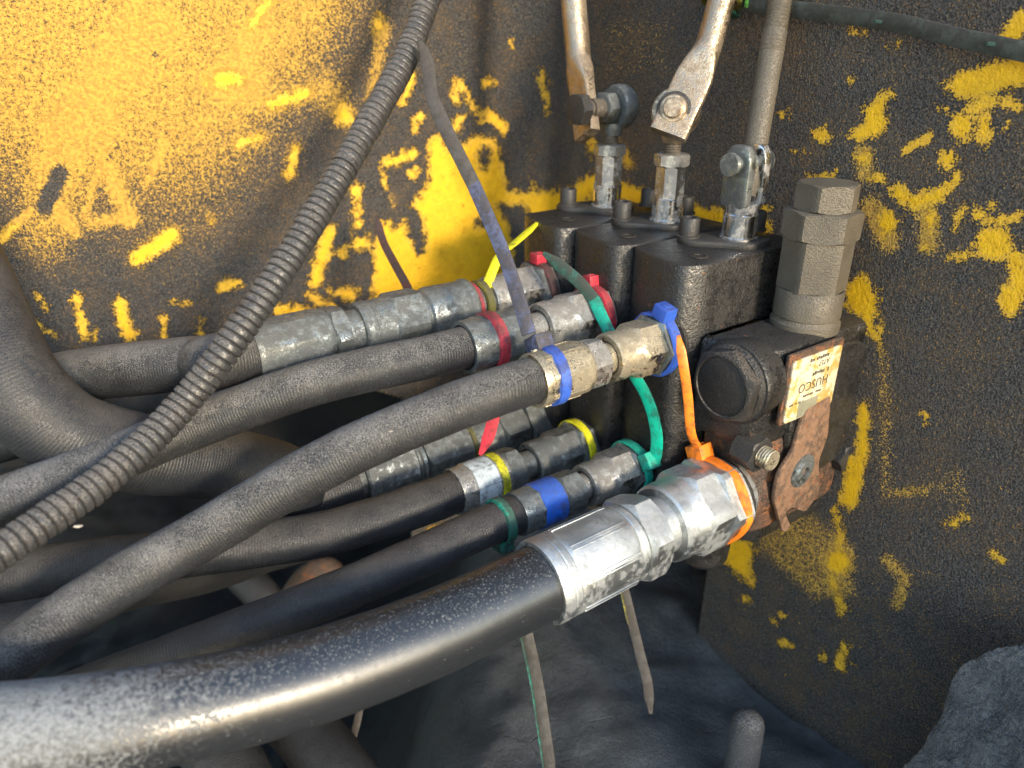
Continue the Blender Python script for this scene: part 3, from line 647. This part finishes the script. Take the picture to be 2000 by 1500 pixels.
hose('thick black hose on long zinc couplings at the rear upper port, crossed by the conduit', port['U1'], N, [
    oring(.0150), rg('port_adapter', [(-.010, .012)] + hexr(-.001, .009, .0140, .0012), 'zinc_dark'),
    rg('swivel_nut', nut(.008, .037, .0130), 'zinc_worn', phase=rad(25)), rg('stem', [(.030, .0095), (.050, .0095)], 'zinc_dark'),
    rg('union', [(.048, .0100), (.048, .0132), (.049, .0140), (.0505, .0140), (.052, .0132), (.072, .0132, 12, 0, .7), (.0735, .0128), (.0745, .0116), (.079, .0116)], 'zinc_dark'),
    rg('swivel_nut', nut(.077, .109, .0134), 'zinc_dark', phase=rad(5)), rg('stem', [(.100, .0100), (.117, .0100), (.118, .011)], 'zinc_dark'),
    rg('hex_collar', hexr(.116, .1235, .0126, .0012), 'zinc_dark', phase=rad(10)), rg('ferrule', ferrule(.1235, .158, .0133), 'zinc_dark')],
    .157, [(400, 708, .318), (250, 722, .322), (110, 742, .33), (-60, 790, .345), (-220, 850, .36), (-480, 950, .39)], .0118, 'rubber', rough=.0002)
hose('black hose with white tape and a yellow ring round its ferrule', port['L1'], N, [
    oring(.0150), rg('port_adapter', [(-.010, .012)] + hexr(-.001, .010, .0128, .0012), 'zinc_dark'),
    rg('swivel_nut', nut(.009, .037, .0118), 'zinc_dark', phase=rad(12)), rg('stem', [(.030, .0072), (.047, .0072), (.048, .008)], 'zinc_dark'),
    rg('hex_collar', hexr(.046, .0545, .0115, .0013), 'zinc_dark', phase=rad(20)),
    rg('ferrule', ferrule(.0545, .0835, .0118), 'zinc_worn', tape=[('white_tape', [(.0625, .0121), (.0627, .01235), (.0752, .01235), (.0754, .0121)], 'tape_white'), ('yellow_ring', [(.0572, .0122), (.0576, .0127), (.0612, .0127), (.0616, .0122)], 'paint_yellow')])],
    .0825, [(640, 1040, .341), (430, 1072, .325), (200, 1098, .312), (0, 1128, .302), (-160, 1150, .295), (-460, 1195, .288)], .0105, 'rubber_clean')
hose('black hose with shiny blue tape round its ferrule and a green tie behind it', port['L2'], N, [
    oring(.0145), rg('port_adapter', [(-.010, .011)] + hexr(-.001, .008, .0118, .0012), 'zinc_dark'),
    rg('swivel_nut', nut(.007, .034, .0110), 'zinc_worn', phase=rad(16)), rg('stem', [(.027, .0066), (.040, .0066), (.041, .0075)], 'zinc_worn'),
    rg('hex_collar', hexr(.039, .0500, .0098, .0012), 'zinc_dark', phase=rad(20)),
    rg('ferrule', ferrule(.050, .0745, .0104), 'zinc_dark', tape=[('blue_tape', [(.0515, .0106), (.0518, .01095), (.0640, .0110), (.0643, .0106)], 'tape_blue')])],
    .0735, [(700, 1140, .306), (440, 1243, .292), (200, 1335, .283), (0, 1412, .277), (-160, 1475, .273), (-420, 1580, .268)], .0090, 'rubber_clean')
hose('fat black hose curling down past the rear lower couplings', port['L0'], N, [
    rg('port_adapter', [(-.020, .014)] + hexr(-.012, .012, .0170, .0014), 'zinc_dark', phase=rad(8)),
    rg('swivel_nut', hexr(.013, .030, .0165, .0014) , 'zinc_dark', phase=rad(22)), rg('stem', [(.029, .0155), (.034, .0140), (.046, .0125), (.058, .0125)], 'zinc_dark'),
    rg('union', hexr(.050, .078, .0145, .001), 'zinc_dark', phase=rad(14)), rg('union_ring', [(.078, .0130), (.079, .0148), (.0805, .0140), (.082, .0148), (.0835, .0148), (.0845, .0130)], 'zinc_dark'),
    rg('swivel_nut', nut(.084, .112, .0150), 'zinc_dark', phase=rad(4)), rg('stem', [(.105, .0105), (.124, .0105)], 'zinc_dark'), rg('hex_collar', hexr(.121, .129, .0135, .0012), 'zinc_dark')],
    .129, [(560, 940, .352), (420, 903, .327), (260, 883, .303), (120, 838, .287), (25, 745, .279), (-42, 610, .281), (-115, 450, .287), (-215, 260, .300), (-330, 40, .32)], .0165, 'rubber_clean')
hose('big glossy black hose with bright new zinc fittings, speckled with dust', port['L3'], N, [
    rg('port_boss', [(-.010, .0150), (.004, .0148), (.0065, .0145), (.0065, .013)], 'cast_rust'), oring(.0176, .0066), rg('port_adapter', [(.002, .015)] + hexr(.0095, .0215, .0180, .0016), 'zinc', phase=rad(4)),
    rg('swivel_nut', nut(.0205, .046, .0172), 'zinc', phase=rad(18)), rg('stem', [(.036, .0122), (.054, .0122), (.0555, .0135)], 'zinc'),
    rg('hex_collar', hexr(.054, .0655, .0158, .0020), 'zinc', phase=rad(24)),
    rg('ferrule', [(.0650, .012), (.0650, .0140), (.0665, .0158), (.0690, .0158), (.0694, .0154), (.0702, .0158), (.0722, .0162, 8, 0, .55), (.085, .0160, 8, 0, .7), (.0975, .0162, 8, 0, .55), (.0995, .0162), (.1, .0159), (.1006, .0163), (.1028, .0163), (.1034, .0160), (.1040, .0164), (.1068, .0164), (.1082, .0158), (.1082, .0142), (.105, .0140)], 'zinc')],
    .104 * K3, [(830, 1243, .268), (560, 1338, .244), (270, 1404, .224), (0, 1442, .212), (-220, 1456, .202), (-560, 1470, .192)], .0153, 'big_hose', rough=.00008, n=280, sc=K3, crimp=(.0725, .0985, .0163, 8))
def plain(label, path, r, mat, name='hydraulic_hose', cat='hose', rough=.0003):
    pts = [P(*q) for q in path]; o = mesh(name, tube(pts, r, 120, 36, rough), mat, None, 60); o['label'] = label; o['category'] = cat; return o
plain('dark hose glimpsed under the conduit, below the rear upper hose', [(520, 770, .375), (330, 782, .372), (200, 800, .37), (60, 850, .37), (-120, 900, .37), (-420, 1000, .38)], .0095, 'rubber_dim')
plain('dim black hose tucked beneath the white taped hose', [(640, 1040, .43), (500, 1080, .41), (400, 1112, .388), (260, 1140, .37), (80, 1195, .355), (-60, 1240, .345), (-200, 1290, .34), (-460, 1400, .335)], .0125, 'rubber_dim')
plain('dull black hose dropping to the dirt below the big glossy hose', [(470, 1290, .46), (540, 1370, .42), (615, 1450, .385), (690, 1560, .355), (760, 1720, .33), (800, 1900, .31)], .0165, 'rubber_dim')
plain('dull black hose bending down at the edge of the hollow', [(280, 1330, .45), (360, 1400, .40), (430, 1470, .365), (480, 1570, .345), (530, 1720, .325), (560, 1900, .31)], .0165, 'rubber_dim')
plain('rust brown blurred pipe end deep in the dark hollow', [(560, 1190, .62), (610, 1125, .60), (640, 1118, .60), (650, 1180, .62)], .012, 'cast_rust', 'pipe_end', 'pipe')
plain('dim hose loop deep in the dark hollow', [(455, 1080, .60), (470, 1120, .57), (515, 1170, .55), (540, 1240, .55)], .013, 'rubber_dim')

# ------------------------------------------------------------------ ribbed conduit
def conduit():
    pts = [P(*q) for q in ((980, -420, .40), (870, -110, .365), (838, -10, .352), (795, 105, .340), (712, 258, .320), (628, 400, .304), (545, 535, .293), (450, 670, .284), (355, 792, .279), (230, 915, .262), (100, 1010, .245), (-20, 1090, .231), (-160, 1170, .218), (-420, 1310, .205))]
    c, s = catmull(pts, 2); L = np.linalg.norm(np.diff(catmull(pts, 300)[0], axis=0), axis=1).sum(); pitch = .0034; n = int(L / pitch * 9)
    jit = rng.normal(0, 1, 4000); prof = lambda q: .0054 + .00009 * jit[int(q / pitch)] + .0006 * (1 if .20 < (q / pitch) % 1 < .86 else (-1 if (q / pitch) % 1 < .08 or (q / pitch) % 1 > .97 else .35))
    t = thing('ribbed_conduit', 'dirty grey ribbed flexible conduit slanting across the hoses', 'conduit', P(355, 792, .279))
    mesh('conduit_tube', tube(pts, .0056, n, 32, .00022, prof), 'conduit', t, 50)
conduit()

# ------------------------------------------------------------------ lever rods on the spools
def flat_rod(top, bend, end, axis, r, wflat, tflat):
    """round bar whose lower end is forged flat; axis = normal of the flat"""
    top, bend, end = map(np.asarray, (top, bend, end)); d = unit(end - bend); a = unit(np.asarray(axis) - d * (np.asarray(axis) @ d)); b = np.cross(d, a); nseg = 40
    th = np.arange(nseg) * 2 * math.pi / nseg; vs = []; L1 = np.linalg.norm(bend - top); L2 = np.linalg.norm(end - bend); d1 = unit(bend - top)
    st = [(top + d1 * q, 0.) for q in np.linspace(0, L1, 14)] + [(bend + d * L2 * q, min(1, q / .42)) for q in np.linspace(.03, 1, 28)]
    for p, k in st:
        k = k * k * (3 - 2 * k); ex = 2 / (2 + 5 * k)
        ct, sn = np.cos(th), np.sin(th); ca = np.sign(ct) * np.abs(ct) ** ex; sb = np.sign(sn) * np.abs(sn) ** ex
        vs.append(p + np.outer((r * (1 - k) + tflat / 2 * k) * ca, a) + np.outer((r * (1 - k) + wflat / 2 * k) * sb, b))
    fs = []; n = len(st)
    for i in range(n - 1):
        for j in range(nseg):
            k = (j + 1) % nseg; fs.append([i * nseg + j, i * nseg + k, (i + 1) * nseg + k, (i + 1) * nseg + j])
    fs += [list(range(nseg))[::-1], [(n - 1) * nseg + j for j in range(nseg)]]
    return np.vstack(vs), fs
def ring_eye(c, axis, r0, r1, w): return lathe(c, axis, [(-w * .5, r1), (-w * .5, r0 * .93), (-w * .3, r0), (w * .3, r0), (w * .5, r0 * .93), (w * .5, r1), (-w * .5, r1)], cap=False)
def spool_stud(rr, zt, t, rod_r=.0042):
    mesh('jam_nut', lathe(V(rr, 0, .030), Z, hexr(0, .0058, .0078, .0008), phase=rad(8)), 'zinc_worn', t, 25)
    mesh('threaded_stud', lathe(V(rr, 0, .0355), Z, threadr(0, zt - .0355, rod_r, .0011)), 'thread', t)
# rear lever: rod seen edge on, joined by a cross bolt to an eye on the spool
l1 = thing('lever_rod', 'brown lever rod with flattened tip bolted to an eye on the rear spool', 'lever', V(-.092, 0, .03), 'lever rods above the spools')
e1 = V(-.092, -.005, .0545)
spool_stud(-.092, .046, l1)
mesh('eye_end', merge(ring_eye(e1, N, .0115, .0056, .0088), lathe(V(-.092, -.001, .0405), Z, [(0, .0050), (.002, .0056), (.006, .0060)])), 'zinc_dark', l1, 40)
ax1 = e1 + N * .0215
mesh('cross_bolt', lathe(e1 - N * .006, N, [(0, .0050), (.026, .0050)] + threadr(.026, .036, .0046, .0011)), 'thread', l1)
mesh('bolt_nut', lathe(e1 + N * .006, N, hexr(0, .0068, .0074, .0008)), 'zinc_dark', l1, 25); mesh('bolt_nut', lathe(e1 + N * .0245, N, hexr(0, .0062, .0072, .0008)), 'dark_steel', l1, 25)
dt = P(1095, -120, .46)
mesh('rod', flat_rod(P(1094, -300, .385), P(1130, 118, .398), ax1 - Z * .0135 , N, .0068, .016, .0068), 'steel_dirty', l1, 50)
# middle lever: flat facing the camera with a bolt through it
l2 = thing('lever_rod', 'bronze tinted lever rod with a broad flat end and bolt over the middle spool', 'lever', V(-.046, 0, .03), 'lever rods above the spools')
spool_stud(-.046, .047, l2)
nb = unit((-.30, -.92, .22)); e2 = V(-.046, 0, .0550); bc2 = e2 + nb * .0085
mesh('eye_end', merge(ring_eye(e2, nb, .0118, .0056, .0085), lathe(V(-.046, 0, .041), Z, [(0, .0050), (.002, .0060), (.006, .0064)])), 'steel_dirty', l2, 40)
mesh('rod', flat_rod(P(1480, -260, .335), P(1384, 90, .351), bc2 + (P(1309, 262, .3525) - P(1322, 213, .3535)), nb, .0064, .0180, .0062), 'steel_dirty', l2, 50)
mesh('flat_bolt', lathe(e2 - nb * .006, nb, [(0, .005), (np.linalg.norm(bc2 - e2) + .004, .005)]), 'thread', l2)
wz = mesh('bolt_washer', lathe(bc2 + nb * .0028, nb, [(0, .0082), (.0010, .0080), (.0013, .0072)]), 'dark_steel', l2)
mesh('bolt_head', lathe(bc2 + nb * .0038, nb, [(0, .0066), (.0012, .0066), (.0022, .0060), (.0024, .0047), (.0040, .0045), (.0044, .0040)]), 'steel_dirty', wz)
# front lever: clevis on the spool with the blade of a long rod between its tines
l3 = thing('lever_rod', 'grey dusty lever rod with threaded top held in a slotted clevis on the front spool', 'lever', V(0, 0, .018), 'lever rods above the spools')
for sg in (-1, 1):
    poly = rounded([(-.0072, 0), (.0072, 0), (.0072, .022), (.0045, .0275), (-.0045, .0275), (-.0072, .022)], .003)
    mesh('clevis_tine', prism(poly, V(0, sg * .0054 - .0023, .0175), R, Z, N, .0046, .001), 'zinc_dark' if sg > 0 else 'chrome', l3)
mesh('clevis_pin', lathe(V(0, -.0125, .037), N, [(0, .0052), (.0012, .0056), (.0014, .0036), (.0235, .0036), (.0240, .0054), (.0255, .005)]), 'zinc_dark', l3)
mesh('rod', flat_rod(P(1514, 60, .332), P(1476, 282, .338), V(0, 0, .022), N, .0054, .0110, .0050), 'relief', l3, 50)
mesh('rod_thread', lathe(P(1514, 60, .332), unit(P(1530, -40, .331) - P(1514, 60, .332)), threadr(-.010, .085, .0053, .0017)), 'relief', l3)

# ------------------------------------------------------------------ cable ties
def band(c, axis, r, w=.0046, t=.0013, hexed=0., phase=0., tilt=None, nseg=72):
    a = unit(axis if tilt is None else np.asarray(axis) + tilt); _, e1, e2 = frame(a); th = np.arange(nseg) * 2 * math.pi / nseg; c = np.asarray(c)
    st = math.pi / 3; q = ((th - phase + st / 2) % st) - st / 2; rr = r * (1 + hexed * (1 / np.cos(q) * .93 - 1)); vs = []
    for x, y in ((-w/2, 0), (-w/2*.8, t), (w/2*.8, t), (w/2, 0)):
        vs.append(c + a * x + np.outer((rr + y) * np.cos(th), e1) + np.outer((rr + y) * np.sin(th), e2))
    fs = []
    for i in range(4):
        for j in range(nseg):
            k = (j + 1) % nseg; m_ = (i + 1) % 4; fs.append([i * nseg + j, i * nseg + k, m_ * nseg + k, m_ * nseg + j])
    return np.vstack(vs), fs
def radial(axis, ph):
    a, e1, e2 = frame(axis); return e1 * math.cos(ph) + e2 * math.sin(ph), -e1 * math.sin(ph) + e2 * math.cos(ph)
def tie(label, c, axis, r, ph, mats, w=.0046, head=(.0075, .0075, .0055), tail=None, hexed=0., group=None, tails=(), wdir=None, twist=None, tw=None, nohead=False, tilt=None, rungs=None):
    """mats: band, head, tail ; ph = where round the hose the head sits (0 = top)"""
    t = thing('cable_tie', label, 'cable tie', c, group)
    mesh('band', band(c, axis, r, w, .0013, hexed, tilt=tilt), mats[0], t, 40)
    rd, tg = radial(axis, -ph)
    if not nohead:
        hc = np.asarray(c) + rd * (r + head[2] * .45)
        h = mesh('head', box(hc, (unit(axis), tg, rd), head, .0008), mats[1], t)
        mesh('head_slot', box(hc + rd * head[2] * .5, (unit(axis), tg, rd), (head[0] * .55, head[1] * .35, .0008), .0002), mats[1], h)
    for i_, (pts, m_) in enumerate(tails):
        if i_ == 0 and not nohead: pts = [hc] + list(pts)
        wd = unit(axis) if wdir is None else wdir
        o = mesh('tail', ribbon(pts, wd, tw or w, .0012, 70, i_ == len(tails) - 1, twist), m_, t, 40)
        if rungs: mesh('rungs', teeth(pts, wd, tw or w, .0012, *rungs), m_, o, smooth=False)
    return t
A = lambda k, s: port[k] + N * s
RT = 'rightish'
# blue tie on the near upper ferrule, long grimy tail leaning up
b0 = A('U3', .0640); b0h = b0 + radial(N, rad(-25))[0] * .013
tailb = [P(1033, 652, .298), P(1018, 600, .300), P(985, 500, .305), P(925, 360, .311), P(868, 245, .317), P(845, 190, .320), P(836, 130, .324), P(822, 82, .328)]
c_, s_ = catmull(tailb, 200); cut = lambda a, b: list(c_[int(a * 199):int(b * 199) + 1][::6]) 
t = tie('blue cable tie round the ferrule with a long soot coated tail leaning up', b0, N, .0113, rad(-32), ('blue', 'blue_dirty'), .0056, (.0085, .0095, .0065),
        tails=[], tilt=-.08 * R)
o = mesh('tail', ribbon(tailb[:4] , (1, -.25, .3), .0060, .0014, 60, False), 'blue_dirty', t, 40); mesh('rungs', teeth(tailb[:4], (1, -.25, .3), .0060, .0014, .012, .06), 'blue_dirty', o, smooth=False)
mesh('tail', ribbon([tailb[3] * .97 + tailb[2] * .03] + tailb[4:], (1, -.25, .3), .0060, .0014, 60, True), 'grey_nylon', t, 40)
# blue tie on the near upper adapter
tie('bright blue cable tie with a boxy head at the near upper port', A('U3', .0035), N, .0136, rad(14), ('blue', 'blue'), .0054, (.0074, .0082, .0066), hexed=.3)
# red ties
tie('red cable tie round the middle ferrule with its tail hanging below', A('U2', .0640), N, .0122, rad(150), ('red', 'red_dirty'), .0056,
    tails=[([P(968, 770, .335), P(966, 805, .338), P(955, 850, .342), P(938, 888, .346)], 'red')], wdir=(1, -.2, -.1))
tie('red cable tie with a knobbly head at the middle upper port', A('U2', .0030), N, .0142, rad(-8), ('red', 'red'), .0050, (.0058, .0066, .0060), hexed=.3)
tie('dull red cable tie with a red head at the rear upper port', A('U1', .0035), N, .0150, rad(0), ('red_dirty', 'red'), .0055, (.0064, .0070, .0058), hexed=.3)
tie('dark red cable tie on the rear union with a thin curved tail against the panel', A('U1', .0465), N, .0104, rad(180), ('red', 'red_dirty'), .0040,
    tails=[([P(806, 590, .375), P(795, 560, .39), P(768, 510, .415), P(748, 470, .43), P(735, 425, .44)], 'red_dirty')], wdir=(1, .1, .2), tw=.0046)
# yellow ties
tie('yellow cable tie behind the rear swivel nut with its pointed tail raised', A('U1', .0405), N, .0104, rad(150), ('yellow_dirty', 'yellow_dirty'), .0045,
    tails=[([P(930, 612, .372), P(945, 572, .374), P(968, 515, .378), P(975, 500, .380), P(1005, 475, .386), P(1052, 434, .394)], 'yellow')], wdir=(1, -.1, .35), tw=.0052)
yt = tie('yellow cable tie round the lower nut beside the white taped hose, tail hanging', A('L1', .0055), N, .0140, rad(175), ('yellow', 'yellow'), .0044,
    tails=[([P(1130, 930, .415), P(1190, 1060, .405), P(1216, 1140, .40), P(1236, 1220, .396), P(1256, 1300, .392)], 'grey_nylon'), ([P(1255, 1296, .392), P(1264, 1330, .391), P(1268, 1365, .391), P(1271, 1393, .391)], 'grey_nylon')], wdir=(1, -.3, 0), tw=.0052)
mesh('tail_edge', ribbon([p - X * .0024 for p in (P(1170, 1030, .4075), P(1216, 1140, .3995), P(1236, 1220, .3955))], (1, -.3, 0), .0010, .0016, 50, True), 'yellow_dirty', yt)
# green ties
tie('green cable tie with a square head and a long tail curving up the valve front', A('L2', .0035), N, .0130, rad(52), ('green', 'green'), .0046, (.0075, .0085, .0065), hexed=.2,
    tails=[([P(1276, 900, .358), P(1283, 860, .352), P(1275, 810, .347), P(1258, 765, .344), P(1236, 728, .343), P(1210, 685, .344), P(1182, 632, .346), P(1160, 585, .350)], 'green'),
           ([P(1161, 587, .350), P(1140, 560, .353), P(1105, 528, .360), P(1062, 495, .368)], 'green_dirty')], wdir=(.8, -.55, .25), tw=.0060)
gt = tie('green cable tie round the hose behind the blue tape, dirty tail hanging down', A('L2', .0825), N, .0094, rad(170), ('green_worn', 'green_dirty'), .0046,
    tails=[([P(990, 1075, .335), P(1012, 1180, .342), P(1030, 1245, .345), P(1050, 1340, .347), P(1062, 1420, .348), P(1078, 1530, .349)], 'grey_nylon')], wdir=(1, -.3, 0), tw=.0062)
mesh('tail_edge', ribbon([p - X * .0029 for p in (P(1012, 1180, .3415), P(1030, 1245, .3445), P(1050, 1340, .3465), P(1062, 1420, .3475), P(1078, 1530, .3485))], (1, -.3, 0), .0008, .0016, 50, False), 'green_dirty', gt)
bq = A('L2', .0825); 
tie('faded green cable tie round the rear lower coupling', A('L0', .0480), N, .0128, rad(200), ('yellow_dirty', 'yellow_dirty'), .0030)
# orange tie
tie('orange cable tie round the big zinc adapter with its tail standing up', A('L3', .0155), N, .0205, rad(-26), ('orange', 'orange'), .0052, (.0085, .0095, .0070), hexed=.35,
    tails=[([P(1350, 845, .332), P(1344, 780, .322), P(1336, 720, .316), P(1325, 655, .314)], 'orange')], wdir=(1, -.35, 0), tw=.0041)
# lime tie wrapped on the middle lever, tail crossing in front of the front rod
tcx = P(1410, -4, .350); lax = unit(P(1384, 90, .352) - P(1428, -70, .348))
lt = tie('grimy lime cable tie on the middle lever rod with a long tail across the panel', tcx, lax, .0086, rad(100), ('yellow_dirty', 'green_dirty'), .0050, (.0070, .0080, .0060),
    tails=[([P(1446, 8, .352), P(1500, 14, .340), P(1600, 24, .322), P(1750, 45, .297), P(1880, 75, .280), P(2010, 103, .265), P(2120, 125, .256), P(2330, 165, .242)], 'strap')], wdir=(0, -.3, 1), tw=.0068)
for u_, v_, d_ in ((1462, 7, .3475), (1715, 42, .3015), (1935, 86, .2725)): mesh('clean_patch', box(P(u_, v_, d_), (unit((1, -.7, -.1)), (0, -.2, 1), (0, 1, .2)), (.0042, .0034, .0010) if u_ < 1500 else (.0030, .0014, .0009), .0003), 'lime' if u_ < 1500 else 'green_dirty', lt)
tie('thin grey cable tie hanging behind the dull black hoses', P(705, 1340, .42), (1, 0, 0), .006, 0, ('grey_nylon', 'grey_nylon'), .004,
    tails=[([P(707, 1345, .42), P(700, 1400, .415), P(685, 1460, .41), P(676, 1520, .41)], 'grey_nylon')], wdir=(1, 0, 0))

# ------------------------------------------------------------------ small things
def peg():
    p = P(1464, 1392, .37); base = np.array([p[0] - .002, p[1] - .01, -.03]); d = unit(p - base + Z * .001)
    L = np.linalg.norm(p - base)
    o = mesh('rounded_peg', lathe(base, d, [(0, .0086), (L - .007, .0082), (L - .0035, .0072), (L - .0013, .0052), (L, .0024), (L + .0002, .0004)], nseg=36), 'peg', None, 70)
    o['label'] = 'grey dusty round topped peg standing in the dirt'; o['category'] = 'peg'
peg()
def flake(label, p, s):
    a = rng.normal(size=(12, 3)); a = a / np.linalg.norm(a, axis=1)[:, None] * np.array([1, .55, .22]) * s + p
    bm = bmesh.new()
    for v in a: bm.verts.new(v)
    bmesh.ops.convex_hull(bm, input=bm.verts); bm.verts.index_update()
    vf = np.array([np.array(v.co) for v in bm.verts]), [[v.index for v in f.verts] for f in bm.faces]; bm.free()
    o = mesh('debris_flake', vf, 'flake', None, smooth=False); o['label'] = label; o['category'] = 'debris'
flake('small pale flake lying on the blue tied hose', P(763, 843, .2535), .0011)
flake('pale scrap of lint caught under the ribbed conduit', P(152, 1028, .246), .0018)
